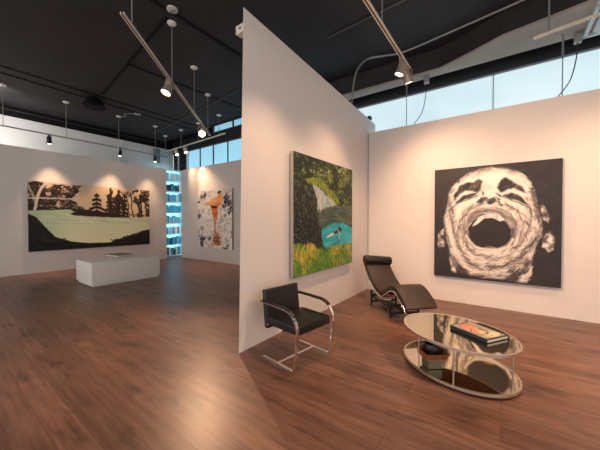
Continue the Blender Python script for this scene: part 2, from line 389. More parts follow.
# ------------------------------------------------------------------ the paintings
def A_(k): return ART[k]
def mixc(t, *cs):
    t = min(max(t, 0), .9999)*(len(cs)-1); i = int(t); f = t-i
    return tuple(cs[i][k]*(1-f)+cs[i+1][k]*f for k in range(3))
def paint_laugh():
    a = Art(340, 360, .9); X, Y = a.X, a.Y; rn = random.Random(5)
    a.C[:] = a.blend(fbm(X*9, Y*9, 3), (40,37,40), (58,53,56))
    for i in range(300):
        a.dab(rn.random(), rn.random(), rn.uniform(0,3.1), rn.uniform(.04,.12), rn.uniform(.004,.01), mixc(rn.random(), (36,33,36), (66,60,63)), .5)
    bg0 = a.C.copy()
    mx, my = .46*.9, .57
    dark, mid, lite = (48,43,45), (140,128,120), (245,237,226)
    face = a.pmask(A_('s_face'), .010, 22, 4)
    inner = a.pmask(A_('s_face'), 0, 14, 1, .045)
    S = .04 + .5*np.clip(fbm(X*6, Y*6, 31, 3)-.44, 0, 1)*2          # how dark the painter went, 0..1
    S = S + (1-np.clip(inner*1.3-.3, 0, 1))*.5
    for k, (w, al) in enumerate(((.045,.42),(.035,.45),(.035,.45),(.045,.42),(.05,.5),(.05,.6),(.03,.5),(.035,.7))):
        S = np.maximum(S, a.smask(A_('s_c%d' % k), w, .025, 14, 41+k, .018)*al)
    for k, al in (('neckdark1',1.2),('neckdark2',1.1),('chinband',1.0),('sideR',.85)):
        S = np.maximum(S, a.pmask(A_('s_'+k), .03, 16, 14, .018)*al*np.clip(fbm(X*14, Y*14, 15, 3)*2.6-.45, 0, 1))
    S = np.maximum(S, a.pmask(A_('s_lipout'), .006, 16, 2, .02)*.62)
    S = S - .3*np.clip(1-np.hypot((a.U-.45)/.22, (a.V-.12)/.08), 0, 1)
    for k in ('earL','earR','earRt','neckL'):
        m = a.pmask(A_('s_'+k), .010, 28, 8); a.mix(m, a.blend(fbm(X*30, Y*30, 12, 3)*2.4-.7, (70,63,62), (236,226,215)))
    a.mix(face, a.blend(S, lite, (84,76,73)))
    for i in range(2600):
        u, v = rn.random(), rn.random()
        if a.at(face, u, v) < .6: continue
        x, y = u*.9-mx, v-my; th = math.atan2(y, x) + PI/2 + rn.gauss(0, .35); s = a.at(S, u, v)
        if v < .3: th = rn.gauss(.0, .6) + (u-.45)*1.6
        t = s + rn.gauss(0, .09 + .12*s)
        a.dab(u, v, th, rn.uniform(.03,.10), rn.uniform(.003,.009), mixc(t, lite, (226,215,204), mid, (84,76,74), (58,52,53)), rn.uniform(.4,.85), rn.uniform(-.6,.6))
    for k, (w, al) in enumerate(((.008,.6),(.008,.65),(.008,.6),(.008,.55),(.010,.6),(.012,.75),(.007,.6),(.010,.7))):
        a.mix(a.smask(A_('s_c%d' % k), w, .02, 18, 61+k, .004)*al*np.clip(fbm(X*11, Y*11, 62+k, 2)*3.4-.9, 0, 1)*face, (72,64,63))
    for i in range(240):                                   # thin dark bristle lines
        u, v = rn.random(), rn.random(); s = a.at(S, u, v)
        if a.at(face, u, v) < .8 or s < .18: continue
        x, y = u*.9-mx, v-my; th = math.atan2(y, x) + PI/2 + rn.gauss(0, .35)
        a.dab(u, v, th, rn.uniform(.03,.10), rn.uniform(.0014,.003), (80,71,69), rn.uniform(.4,.9), rn.uniform(-.8,.8))
    out = 1-np.clip(a.pmask(A_('s_face'), .014, 30, 4, .012)+sum(a.pmask(A_('s_'+k), .010, 28, 8, .008) for k in ('earL','earR','earRt','neckL')), 0, 1)
    a.mix(out*.92, bg0)
    for B in ('browL','browR'):
        a.mix(a.pmask(A_('s_'+B), .010, 24, 20, .008)*.98, a.blend(fbm(X*30+Y*12, Y*20, 18, 3)*2.2-1.05, (42,37,39), (140,128,121)))
    for k in ('lashL','lashR'): a.mix(a.pmask(A_('s_'+k), .008, 26, 23, .006)*.97, a.blend(fbm(X*40, Y*30, 24, 2)*1.6-.6, (44,39,41), (96,87,85)))
    for k in ('underL','underR'): a.stroke(A_('s_'+k), .008, (66,59,59), .008, 24, 25, .005, .85)
    for k in ('nose1','nose2','nose3','bridge','bridge2'): a.mix(a.pmask(A_('s_'+k), .012, 28, 24, .007)*.93, a.blend(fbm(X*40, Y*40, 29, 2)*2-.75, (44,39,41), (120,109,104)))
    a.poly(A_('s_nosew'), lite, .006, 28, 26)
    rr = fbm((np.hypot(X-mx, Y-my)+fbm(X*8, Y*8, 9)*.05)*60, np.arctan2(Y-my, X-mx)*2.5, 25, 3)
    a.mix(a.pmask(A_('s_lipout'), .008, 18, 26, .010)*.8, a.blend(rr*2.0-.5, (74,66,66), (190,177,168)))
    a.mix(a.pmask(A_('s_mouth'), .005, 18, 27, .004), (44,39,41))
    a.mix(a.pmask(A_('s_teeth'), .006, 30, 28, .004), a.blend(fbm(X*45, Y*14, 29, 2)*1.6-.2, (190,179,169), (250,243,234)))
    a.stroke(A_('s_lowlip'), .016, (236,227,216), .006, 20, 33, .005, .92)
    return a
def paint_pool():
    a = Art(240, 230, 1.07); X, Y = a.X, a.Y; rn = random.Random(11)
    f3 = fbm(X*9+4, Y*9, 8)
    a.C[:] = a.blend((fbm(X*11, Y*11, 3)-.35)*2.4, (24,34,28), (58,70,42))
    for i in range(2200):                                  # canopy
        u, v = rn.random(), rn.random()*.5; t = a.at(f3, u, v)*2.2-.75 + rn.gauss(0, .25)
        a.dab(u, v, rn.uniform(-1.2,1.2), rn.uniform(.015,.05), rn.uniform(.004,.009), mixc(t, (18,28,24), (46,66,40), (88,110,48), (142,160,72), (176,178,122)), .85)
    a.poly(A_('p_grey'), a.blend(fbm(X*8, Y*30, 11, 3)*1.6-.3, (52,70,62), (98,114,98)), .02, 12, 6)
    gm = a.pmask(A_('p_grey'), .02, 12, 6)
    for i in range(500):
        u, v = rn.random(), rn.uniform(.42,.66)
        if a.at(gm, u, v) > .6: a.dab(u, v, rn.gauss(.05,.12), rn.uniform(.04,.12), rn.uniform(.003,.006), mixc(rn.random(), (44,60,54), (80,100,84), (124,134,110)), .7)
    a.poly(A_('p_moss'), (110,128,44), .02, 16, 7); mm = a.pmask(A_('p_moss'), .02, 16, 7)
    for i in range(900):
        u, v = rn.random(), rn.uniform(.15,.5)
        if a.at(mm, u, v) > .5: a.dab(u, v, rn.uniform(.4,1.3), rn.uniform(.02,.05), .005, mixc(rn.random(), (70,96,34), (140,150,44), (196,196,80)), .85)
    a.poly(A_('p_fall'), (176,184,180), .014, 18, 8); fm = a.pmask(A_('p_fall'), .014, 18, 8)
    for i in range(700):
        u, v = rn.random(), rn.uniform(.2,.55)
        if a.at(fm, u, v) > .5: a.dab(u, v, rn.gauss(1.45,.14), rn.uniform(.04,.11), .0045, mixc(rn.random(), (110,138,142), (190,196,190), (244,240,228)), .85)
    a.poly(A_('p_turq'), a.blend(fbm(X*6, Y*26, 15, 3)*1.8-.4, (22,150,168), (70,200,200)), .012, 12, 9); tm = a.pmask(A_('p_turq'), .012, 12, 9)
    for i in range(260):
        u, v = rn.random(), rn.uniform(.58,.82)
        if a.at(tm, u, v) > .8: a.dab(u, v, rn.gauss(0,.15), rn.uniform(.04,.10), .004, mixc(rn.random(), (30,166,188), (70,206,208), (130,226,218)), .5)
    a.poly(A_('p_refl'), (26,120,160), .012, 20, 10, .008, .8)
    a.poly(A_('p_body'), (238,214,200), .004, 30, 11); a.poly(A_('p_suit'), (58,46,58), .004, 30, 12); a.poly(A_('p_hair'), (28,24,28), .004, 30, 12)
    a.stroke(A_('p_arm'), .014, (226,196,182))
    a.poly(A_('p_bush'), (24,30,30), .016, 22, 13); bm_ = a.pmask(A_('p_bush'), .016, 22, 13)
    for i in range(2000):
        u, v = rn.random()*.55, rn.uniform(.15,.85)
        if a.at(bm_, u, v) > .5: a.dab(u, v, rn.gauss(1.2,.5), rn.uniform(.015,.04), rn.uniform(.003,.006), mixc(rn.random()**1.6, (16,22,24), (40,50,44), (92,104,84), (142,148,128)), .8)
    a.poly(A_('p_grass'), (74,104,40), .024, 22, 14); gm = a.pmask(A_('p_grass'), .024, 22, 14); g2 = fbm(X*6, Y*6, 23)
    for i in range(2600):
        u, v = rn.random(), rn.uniform(.68,1.0)
        if a.at(gm, u, v) < .4: continue
        yel = (a.at(g2, u, v)-.36)*3 - max(0, v-.84)*4
        c = mixc(rn.random()+.1, (36,84,36), (78,134,48), (142,172,64)) if rn.random() > yel else mixc(rn.random(), (164,160,48), (222,178,60), (236,206,104))
        a.dab(u, v, rn.gauss(1.5,.35), rn.uniform(.03,.08), rn.uniform(.003,.006), c, .8)
    return a
def paint_lake():
    a = Art(360, 210, 1.70); X, Y = a.X, a.Y; rn = random.Random(21)
    a.C[:] = a.blend(a.U*.9+.15*fbm(X*6, Y*6, 2), (196,178,160), (248,218,170))
    dk0, dk1 = (26,21,22), (70,56,48)
    br = fbm(X*9, Y*9, 41, 4); t1 = a.pmask(A_('l_tree1'), .05, 9, 5)
    def leafy(mask, n, vr, ur=(0,1), thr=.42, sz=(.02,.06)):
        for i in range(n):
            u, v = rn.uniform(*ur), rn.uniform(*vr)
            if a.at(mask, u, v) > .5 and a.at(br, u, v) > thr: a.dab(u, v, rn.uniform(-.9,.9), rn.uniform(*sz), rn.uniform(.004,.011), mixc(rn.random(), dk0, dk1), .92)
    leafy(t1, 3000, (0,.46), (0,.5), .36)
    a.mix(a.pmask(A_('l_shore'), .02, 12, 6), a.blend(fbm(X*14, Y*14, 3), dk0, dk1))
    for i, k in enumerate(('tr3','tr4','tr5a')): a.mix(a.pmask(A_('l_'+k), .035, 26, 7+i), a.blend((fbm(X*20, Y*20, 3)-.3)*2, dk0, dk1))
    for cx, top, bot, wd_ in ((.495,.14,.48,.085),(.615,.17,.49,.08),(.69,.05,.49,.035),(.745,.13,.49,.04)):   # tiered pines
        a.stroke([(cx,top-.02),(cx,bot)], .016, dk0)
        for j in range(6):
            q = j/5; v = top+(bot-top)*q; w = wd_*(.25+.75*q)*(1.0 if j % 2 else .72)
            for sgn in (-1, 1):
                for r_ in range(3): a.dab(cx+sgn*w*.5, v+.012*r_, sgn*.42, w*1.7*1.15+.03, .013, mixc(rn.random(), dk0, (60,48,42)), .95, sgn*-.2)
    pm = sum(a.pmask(A_('l_'+k), .0, 26, 7, .03) for k in ('tr3','tr4','tr5a')) + a.smask(A_('l_tr5'), .09)
    for i in range(900):
        u, v = rn.uniform(.4,.9), rn.uniform(.05,.5)
        if a.at(pm, u, v) > .35: a.dab(u, v, rn.uniform(-.6,.6)+rn.choice((0,1.3)), rn.uniform(.02,.05), rn.uniform(.003,.008), mixc(rn.random(), dk0, (92,72,56)), .85)
    t6 = a.pmask(A_('l_tr6'), .06, 12, 13, .02)
    leafy(t6, 1500, (0,.55), (.82,1), .38, (.02,.055))
    for p in ([(.80,.08),(.815,.2),(.81,.34),(.83,.5)], [(.76,.12),(.78,.3),(.77,.48)], [(.90,.1),(.915,.3),(.91,.54)]): a.stroke(p, .018, dk0, .012, 16, 3)
    for i in range(260):                                   # undergrowth along the far shore
        u = rn.uniform(.1,.97); v = .40+.07*u+rn.gauss(0,.02)
        a.dab(u, v, rn.gauss(0,.4), rn.uniform(.02,.06), rn.uniform(.004,.010), mixc(rn.random(), dk0, (86,68,54)), .85)
    a.stroke(A_('l_trunkw1'), .034, (206,196,186), .008, 20, 14); a.stroke(A_('l_trunkw2'), .028, (160,150,140), .008, 20, 15); a.stroke(A_('l_branch'), .016, (214,204,190), .006, 20, 16)
    for i in range(26): a.dab(rn.uniform(.1,.36), rn.uniform(.12,.40), rn.uniform(-.7,.7), rn.uniform(.05,.12), .004, (206,190,170), .7, rn.uniform(-1,1))
    w = fbm(X*3, Y*26, 18, 3)
    wc = a.blend(np.clip(a.V*1.5-.60+.25*w+.25*(a.U-.4), 0, 1), (196,214,184), (242,240,196))
    wc = wc*(1-np.clip((.26-a.U)*1.6, 0, .42)[...,None]*np.array((.50,.22,.32)))
    a.poly(A_('l_water'), wc, .004, 12, 19)
    wm = a.pmask(A_('l_water'))
    for i in range(240):
        u, v = rn.random(), rn.uniform(.42,.62)
        if a.at(wm, u, v) > .8: a.dab(u, v, rn.gauss(.05,.05), rn.uniform(.08,.25), rn.uniform(.004,.012), mixc(rn.random(), (140,172,152), (196,214,182), (232,234,200)), .35)
    a.poly(A_('l_isle'), (46,38,32), .012, 16, 20); a.stroke([(.40,.487),(.62,.50),(.82,.53)], .010, (112,96,70), .006, 16, 3, .006, .7)
    a.poly(A_('l_bank'), a.blend((fbm(X*16, Y*16, 22)-.35)*2, (22,22,22), (40,40,35)), .006, 14, 21)
    for i in range(420):
        u = rn.uniform(.62,1.0); v = .93-.46*(u-.62)+rn.gauss(.03,.03)
        a.dab(u, v, rn.uniform(-1,1), rn.uniform(.02,.05), rn.uniform(.006,.014), mixc(rn.random(), (20,20,20), (46,46,38)), .95)
    a.stroke([(.10,.83),(.16,.86),(.24,.84)], .03, (70,66,58), .02, 22, 2, .012, .7)
    return a
def paint_diver():
    a = Art(170, 250, .93); X, Y = a.X, a.Y; rn = random.Random(31)
    n2 = fbm(X*16, Y*13, 5, 3); n3 = fbm(X*5+5, Y*4, 8)
    a.C[:] = a.blend((fbm(X*8, Y*7, 3)-.3)*2.4, (205,203,200), (245,240,230))
    D = np.clip((n3-.50)*5, 0, 1)*np.clip(np.abs(a.U-.5)*3.2-.2, 0, 1)
    D = np.maximum(D, np.clip(1-np.hypot((a.U-.18)/.22, (a.V-.10)/.07), 0, 1)); D = np.maximum(D, np.clip(1-np.hypot((a.U-.82)/.2, (a.V-.14)/.07), 0, 1))
    D = np.maximum(D, np.clip(1-np.hypot((a.U-.12)/.16, (a.V-.88)/.16), 0, 1)); D = np.maximum(D, np.clip(1-np.hypot((a.U-.36)/.12, (a.V-.84)/.12), 0, 1)); D = np.maximum(D, np.clip(1-np.hypot((a.U-.05)/.1, (a.V-.45)/.12), 0, 1))
    for i in range(1100):
        u, v = rn.random(), rn.random(); d = a.at(D, u, v) > rn.uniform(.25,.75)
        c = mixc(rn.random(), (28,29,36), (84,86,96)) if d else mixc(rn.random(), (168,167,168), (232,227,218), (252,249,240))
        a.dab(u, v, rn.uniform(0,3.1), rn.uniform(.05,.13), rn.uniform(.012,.03), c, .8, rn.uniform(-.6,.6))
    sk = a.blend((fbm(X*16, Y*16, 11, 3)-.3)*2, (214,122,62), (250,182,112))
    a.poly(A_('f_refl'), a.blend((n2-.3)*2, (176,104,60), (234,186,140)), .03, 18, 10)
    a.poly(A_('f_leg'), sk*np.array((.92,.84,.80)), .006, 20, 12); a.poly(A_('f_torso'), sk, .006, 20, 13); a.poly(A_('f_armL'), sk, .006, 20, 14)
    a.stroke(A_('f_armR'), .04, (240,170,100)); a.poly(A_('f_head'), (226,158,104), .004, 20, 15); a.poly(A_('f_hair'), (40,30,30), .006, 20, 16); a.poly(A_('f_brief'), (36,32,42), .004, 20, 17)
    a.poly([(.66,.86),(.70,.80),(.50,.80),(.46,.88),(.5,.91),(.66,.91)], (98,58,44), .03, 18, 18, .01, .8)
    for i in range(60): a.dab(rn.uniform(.45,.72), rn.uniform(.62,.92), rn.gauss(0,.4), rn.uniform(.05,.12), .008, mixc(rn.random(), (240,214,178), (190,112,66)), .6)
    return a
def paint_cover():
    a = Art(90, 70, 1.33); X, Y = a.X, a.Y
    a.C[:] = (66,68,70)
    a.poly([(.04,.06),(.96,.06),(.96,.94),(.04,.94)], a.blend(fbm(X*6, Y*6, 2), (138,140,132), (176,172,156)))
    def el(cx, cy, rx, ry, rot=0):
        p = []
        for i in range(28):
            t = 2*PI*i/28; x, y = rx*math.cos(t), ry*math.sin(t); p.append(((cx*1.33 + x*math.cos(rot)-y*math.sin(rot))/1.33, cy + x*math.sin(rot)+y*math.cos(rot)))
        return p
    a.poly(el(.80,.45,.20,.36), (222,200,150), .02, 8, 5)
    a.poly(el(.40,.55,.50,.36,.1), (66,58,56))
    a.poly(el(.40,.57,.45,.31,.1), a.blend((a.U-.25)*1.8+.3*fbm(X*8, Y*8, 3), (236,112,100), (232,196,146)), .01, 10, 4)
    a.poly([(.22,.12),(.62,.22),(.70,.44),(.50,.40),(.34,.36)], (132,138,136), .03, 10, 6)
    a.poly([(.45,.30),(.58,.32),(.54,.46),(.44,.42)], (86,98,74), .03, 14, 7)
    for cx, cy in ((.46,.74),(.58,.70),(.52,.66)): a.poly(el(cx,cy,.06,.05), (176,74,58), .03, 14, 8)
    a.stroke(el(.62,.48,.34,.40)[:16], .03, (92,90,84)); a.stroke(el(.84,.45,.17,.38), .022, (112,104,88))
    return a
# ------------------------------------------------------------------ materials in use
M_wall = plain('wall_paint', rgb(226,219,214), .75, noise=.03, nscale=3, bump=.05, bscale=90, spec=.25)
M_farwall = plain('far_wall_paint', rgb(222,220,216), .8, noise=.04, nscale=2, spec=.2)
M_ceil = plain('black_ceiling_paint', rgb(50,46,48), .7, noise=.30, nscale=1.3, bump=.35, bscale=7, spec=.3)
M_ceil2 = plain('black_seam_paint', rgb(18,16,17), .8, noise=.2, spec=.2)
M_soffit = plain('grey_soffit_paint', rgb(172,158,148), .8, noise=.25, nscale=1.1, spec=.2)
M_black = plain('black_header', rgb(40,42,48), .6, noise=.2)
M_frame = plain('window_frame', rgb(120,128,132), .5)
M_postwhite = plain('white_post', rgb(225,232,234), .5)
M_floor = floor_mat()
M_glassR = emit('frosted_daylight_glass', (.60,.74,.79,1), .82, .22, 1.2)
M_glassL = emit('blue_daylight_glass', (.34,.62,.76,1), .95, .30, .9)
M_chrome = plain('chrome', rgb(235,233,230), .12, 1.0)
M_steel = plain('brushed_steel', rgb(226,216,200), .3, .92, noise=.06)
M_blackleather = plain('black_leather', rgb(24,23,24), .38, noise=.3, nscale=20, bump=.2, bscale=90)
M_brownleather = plain('dark_brown_leather', rgb(50,37,32), .55, noise=.25, nscale=12, bump=.25, bscale=70)
M_blacksteel = plain('black_steel', rgb(20,19,20), .45)
M_rail = plain('track_rail_metal', rgb(238,224,202), .4, .1)
M_raildark = plain('track_groove', rgb(60,52,46), .6)
M_white = plain('white_enamel', rgb(226,222,214), .4)
M_lampbody = plain('lamp_housing', rgb(186,170,152), .35, .5)
M_lampdark = plain('lamp_housing_dark', rgb(48,46,46), .4)
M_lens = emit('lit_lamp_lens', (1.0,.80,.58,1), 9)
M_lenshot = emit('bright_lamp_lens', (1.0,.72,.36,1), 30)
M_lensoff = plain('dark_lens', rgb(70,66,64), .2)
M_plinth = plain('white_plinth_paint', rgb(232,229,224), .5, noise=.03)
M_art = paint_mat('oil_paint', .5)
M_edge = plain('canvas_edge', rgb(176,168,158), .7)
M_edgedark = plain('canvas_edge_dark', rgb(70,62,60), .7)
M_glasstop = plain('bronze_mirror_glass', rgb(228,218,196), .03, 1.0, noise=.05, nscale=5)
nt = M_glasstop.node_tree; tr = nt.nodes.new('ShaderNodeBsdfTransparent'); tr.inputs['Color'].default_value = (.55,.55,.50,1)
mxs = nt.nodes.new('ShaderNodeMixShader'); mxs.inputs[0].default_value = .80
nt.links.new(tr.outputs[0], mxs.inputs[1]); nt.links.new(nt.nodes['Principled BSDF'].outputs[0], mxs.inputs[2]); nt.links.new(mxs.outputs[0], nt.nodes['Material Output'].inputs['Surface'])
M_wood = plain('walnut_wood', rgb(168,100,64), .4, noise=.35, nscale=14)
M_backing = plain('olive_backing', rgb(122,108,84), .35, noise=.1)
M_block = plain('smoked_block', rgb(112,100,74), .3, noise=.2)
M_darkpot = plain('dark_wood_ball', rgb(34,22,20), .4, noise=.4, nscale=14)
M_cover = paint_mat('printed_cover', .3)
M_bookdark = plain('book_spine_dark', rgb(34,46,54), .45)
M_paper = plain('book_paper', rgb(214,206,190), .8)
M_bookgrey = plain('book_cover_grey', rgb(118,108,100), .5, noise=.2)
M_grille = plain('grille_enamel', rgb(198,206,204), .4)
M_cable = plain('black_cable', rgb(30,32,36), .5)
M_conduit = plain('grey_conduit', rgb(150,150,148), .4, .3)
M_conduitdark = plain('dark_conduit', rgb(82,76,74), .5)
M_shelfwhite = plain('white_shelf_lacquer', rgb(232,240,242), .4)
M_backglow = emit('added_glow_panel', (.30,.76,.92,1), BACKGLOW, .25, 3)  # emission in place of cyan window light reaching the bookcase

# ------------------------------------------------------------------ the room
XP, YR, XA, YB, YF = -2.56, 6.22, -11.5, 6.85, 7.4
XL, XR, Y0 = -12.95, 5.0, -4.0
ZC = 5.3
struct(MB().box(((XL+XR)/2, (Y0+YF)/2, -.06), (XR-XL, YF-Y0, .12)).build('floor', M_floor))
struct(MB().box(((XL+XR)/2, (Y0+6.9)/2, ZC+.08), (XR-XL, 6.9-Y0, .16)).box(((XL+XR)/2, 7.2, 5.78), (XR-XL, .8, .12)).box(((XL+XR)/2, 6.86, 5.5), (XR-XL, .08, .5)).build('ceiling', M_ceil))
# free-standing partition, its near end mitred
pl = [(XP, 2.276), (XP, 6.68), (XP-.13, 6.68), (XP-.13, 2.42)]
vs = [(x, y, 0) for x, y in pl] + [(XP, 2.366, 4.175), (XP, 6.68, 3.95), (XP-.13, 6.68, 3.95), (XP-.13, 2.51, 4.175)]
struct(MB().add(vs, [(3,2,1,0),(4,5,6,7),(0,1,5,4),(1,2,6,5),(2,3,7,6),(3,0,4,7)]).build('wall_partition', M_wall))
struct(MB().box(((XP+XR)/2+.01, YR+.06, 3.63/2), (XR-XP-.02, .12, 3.63)).build('wall_right_back', M_wall))
struct(MB().box((XA-.06, (Y0+6.27)/2, 3.765/2), (.12, 6.27-Y0, 3.765)).build('wall_left', M_wall))
struct(MB().box(((-11.35+XP-.13)/2, YB+.06, 3.77/2), (XP-.14+11.35, .12, 3.77)).build('wall_left_back', M_wall))
struct(MB().box((XL-.06, (Y0+YF)/2, 4.97/2), (.12, YF-Y0, 4.97)).build('wall_far_left', M_farwall))
struct(MB().box((XL-.05, (Y0+YF)/2, 5.4), (.14, YF-Y0, .86)).build('wall_far_left_upper', M_ceil2))
struct(MB().box((XR+.06, 4.9, 2.9), (.12, 5.0, 5.8)).build('wall_right', M_wall))
# slim pilaster boxes on the far white wall
struct(MB().box((XL+.06, 5.05, 2.4), (.10, .10, 4.8)).build('trim_1', M_farwall))
struct(MB().box((XL+.10, 6.55, 4.55), (.20, .22, .62)).build('trim_2', M_frame))
# facade behind the gallery walls
struct(MB().box(((XL+XR)/2, YF+.05, (4.77+5.25)/2), (XR-XL, .14, .48)).build('trim_3', M_black))
struct(MB().box(((XL+XR)/2, YF+.05, 5.68), (XR-XL, .14, .26)).box(((XL-9.8)/2, YF+.05, 5.40), (-9.8-XL, .14, .34)).box(((XR-7.4)/2, YF+.05, 5.40), (XR+7.4, .14, .34)).build('trim_4', M_black))
def window(n, x0, x1, z0, z1, glass, mull=.025):
    f = MB()
    for x in (x0, x1): f.box((x, YF, (z0+z1)/2), (mull, .06, z1-z0))
    for z in (z0, z1): f.box(((x0+x1)/2, YF, z), (x1-x0, .06, .03))
    o = struct(f.build('window_%d' % n, M_frame))
    MB().box(((x0+x1)/2, YF+.03, (z0+z1)/2), (x1-x0-.01, .02, z1-z0-.02)).build('glass_pane', glass, o)
wn = 1
x = -11.68
while x < -3.5:
    x1 = min(x + .92, -3.4)
    window(wn, x, x1, .03, 4.76, M_glassL, .018); wn += 1; x = x1
for i in range(2):
    a = -9.8 + i*1.2; window(wn, a, a+1.2, 5.26, 5.54, M_glassL, .05); wn += 1
for a, b in ((-3.4,-.2),(-.2,2.4),(2.4,4.98)):
    window(wn, a, b, .03, 4.76, M_glassR, .012); wn += 1
# dark louvred panel over the bookcase, and the white post beside it
f = MB().box((-12.32, YF+.04, 4.33), (1.24, .04, .87))
for k in range(9): f.box((-12.32, YF-.01, 3.95+k*.095), (1.24, .05, .03))
struct(f.build('window_%d' % wn, M_black))
struct(MB().box((-12.42, YF-.02, 4.33), (.075, .06, .8)).box((-11.68, YF-.05, 2.35), (.06, .06, 4.7)).build('trim_5', M_postwhite))
# sloping-edged soffit along the facade on the right
sp = [(-4.5,6.58),(XP-.12,6.62),(-1.13,6.66),(-.6,6.42),(-.05,6.14),(1.12,5.92),(3.0,5.6),(XR,5.4),(XR,6.92),(-4.5,6.92)]
struct(MB().prism(sp, 4.84, 4.88).build('ceiling_soffit', M_soffit))
fp = sp[:8]
f = MB()
for (xa, ya), (xb, yb) in zip(fp[:-1], fp[1:]):
    f.add([(xa,ya,4.88),(xb,yb,4.88),(xb,yb,ZC),(xa,ya,ZC),(xa,ya+.05,4.88),(xb,yb+.05,4.88),(xb,yb+.05,ZC),(xa,ya+.05,ZC)], [(0,1,2,3),(5,4,7,6),(0,4,5,1)])
struct(f.build('trim_6', M_ceil))
# panel seams of the black ceiling
def seam(n, a, b, w=.05): struct(MB().box((0,0,0), (1,1,1), Matrix.Translation(((a[0]+b[0])/2,(a[1]+b[1])/2,ZC-.008)) @ Matrix.Rotation(math.atan2(b[1]-a[1],b[0]-a[0]),4,'Z') @ Matrix.Diagonal((math.dist(a,b),w,.016,1))).build('trim_%d' % n, M_ceil2))
seam(7, (-4.98,2.75), (-9.5,3.28)); seam(8, (-4.79,0), (-4.8,6.6), .07); seam(9, (-7.2,2.98), (-7.0,6.6)); seam(10, (-9.75,-2), (-9.75,6.6)); seam(11, (-10.2,-2), (-10.2,6.6))

# ------------------------------------------------------------------ paintings
canvas_thing('canvas_painting', 'black and white painting of a laughing face with wide open mouth', paint_laugh(), (-1.115,YR,2.606), (1.885,0,0), (0,0,-2.104), (0,-1,0), M_art, M_edgedark, .05, .03, relief=.003)
canvas_thing('canvas_painting', 'green painting of a waterfall and swimmer in a turquoise pool on the partition', paint_pool(), (XP,3.24,2.612), (0,1.955,0), (0,0,-1.856), (1,0,0), M_art, M_edge, .055, .035, relief=.004)
canvas_thing('canvas_painting', 'wide painting of dark trees around a pale green lake on the left wall', paint_lake(), (XA,1.99,2.788), (0,3.53,0), (0,0,-2.124), (1,0,0), M_art, M_edge, .05, .035)
canvas_thing('canvas_painting', 'upright painting of an orange bather on mottled grey and white background', paint_diver(), (-10.03,YB,2.773), (2.075,0,0), (0,0,-2.235), (0,-1,0), M_art, M_edge, .05, .03)

# ------------------------------------------------------------------ armchair
t = thing('armchair', 'black leather armchair with flat chrome frame standing by the partition end', 'chair', (-1.955, 2.655, 0), math.radians(-8.5))
m = MB().box((.015, 0, .425), (.51, .54, .09), bev=.016)
seat = m.build('seat', M_blackleather, t)
Mb = Matrix.Translation((-.228, 0, .338)) @ Matrix.Rotation(math.radians(-6.5), 4, 'Y')
m = MB().box((-.03, 0, .22), (.06, .55, .45), Mb, bev=.014)
back = m.build('backrest', M_blackleather, t)
m = MB()
for k in (-1, 1): m.tube([(-.185,k*.264,.475),(.265,k*.258,.472)], .006, 6)
m.tube([(.265,-.258,.472),(.265,.258,.472)], .006, 6)
m.build('piping', M_blackleather, seat)
for s in (-1, 1):
    path = [(-.305,.645),(-.1,.641),(.06,.634)] + arc(.085,.429,.205,88,8,9) + [(.286,.38),(.272,.22),(.245,.05)] + arc(.217,.032,.026,0,-90,5)[1:] + [(.1,.006),(-.275,.006)]
    fr = MB().ribbon(path, .034, .012, s*.298).build('side_frame', M_chrome, t)
    pp = [(-.305,.657),(-.1,.653),(.06,.646)] + arc(.085,.429,.218,88,48,6)
    MB().ribbon(pp, .040, .014, s*.298).build('arm_pad', M_blackleather, fr)
MB().box((-.02,0,.007), (.034,.596,.012)).build('base_crossbar', M_chrome, t)
MB().box((.05,0,.376), (.03,.6,.014)).box((-.2,0,.40), (.012,.6,.03)).build('seat_rail', M_chrome, t)

# ------------------------------------------------------------------ chaise longue (local +x runs from head to foot)
CH = CHLOC
t = thing('chaise_longue', 'dark brown leather chaise longue on a curved chrome frame and black base', 'chaise longue', CH, math.radians(CHROT))
prof = catmull([(-.70,.755),(-.60,.65),(-.42,.49),(-.22,.375),(-.04,.325),(.10,.35),(.26,.45),(.38,.508),(.48,.512),(.58,.472),(.70,.395),(.79,.315),(.815,.28)], 5)
def slab(prof, w, th, n=1):
    m = MB(); N = len(prof); vs = []; fs = []
    sec = [(-w/2,-.5),(-w/2-.006,0),(-w/2,.5),(-w/2+.02,.62),(0,.68),(w/2-.02,.62),(w/2,.5),(w/2+.006,0),(w/2,-.5)]
    K = len(sec)
    for i, (x, z) in enumerate(prof):
        a = prof[max(i-1,0)]; b = prof[min(i+1,N-1)]; d = Vector((b[0]-a[0], b[1]-a[1])).normalized(); nx, nz = -d.y, d.x
        for y, h in sec: vs.append((x+nx*h*th, y, z+nz*h*th))
    for i in range(N-1):
        for k in range(K): fs.append((i*K+k, i*K+(k+1) % K, i*K+K+(k+1) % K, i*K+K+k))
    fs.append(tuple(range(K))); fs.append(tuple((N-1)*K+k for k in range(K)))
    return m.add(vs, fs, True)
mat_ = slab(prof, .50, .066).build('mattress', M_brownleather, t)
fr = MB()
for s in (-1, 1):
    low = [(x, s*.255, z-.056) for x, z in prof]
    low = [(-.735, s*.255, .745)] + low[1:]
    MB().tube(low, .0125, 8).build('side_tube', M_chrome, t)
    rn = [(-.73,s*.215,.70),(-.62,s*.215,.555),(-.46,s*.215,.39),(-.27,s*.215,.275),(-.05,s*.215,.225),(.12,s*.215,.232),(.30,s*.215,.29),(.42,s*.215,.40)]
    MB().tube(catmull(rn, 5), .014, 8).build('runner', M_chrome, t)
for x, z in ((-.73,.735),(-.05,.245),(.28,.37),(.70,.335)): MB().tube([(x,-.25,z),(x,.25,z)], .011, 8).build('cross_tube', M_chrome, t)
base = MB()
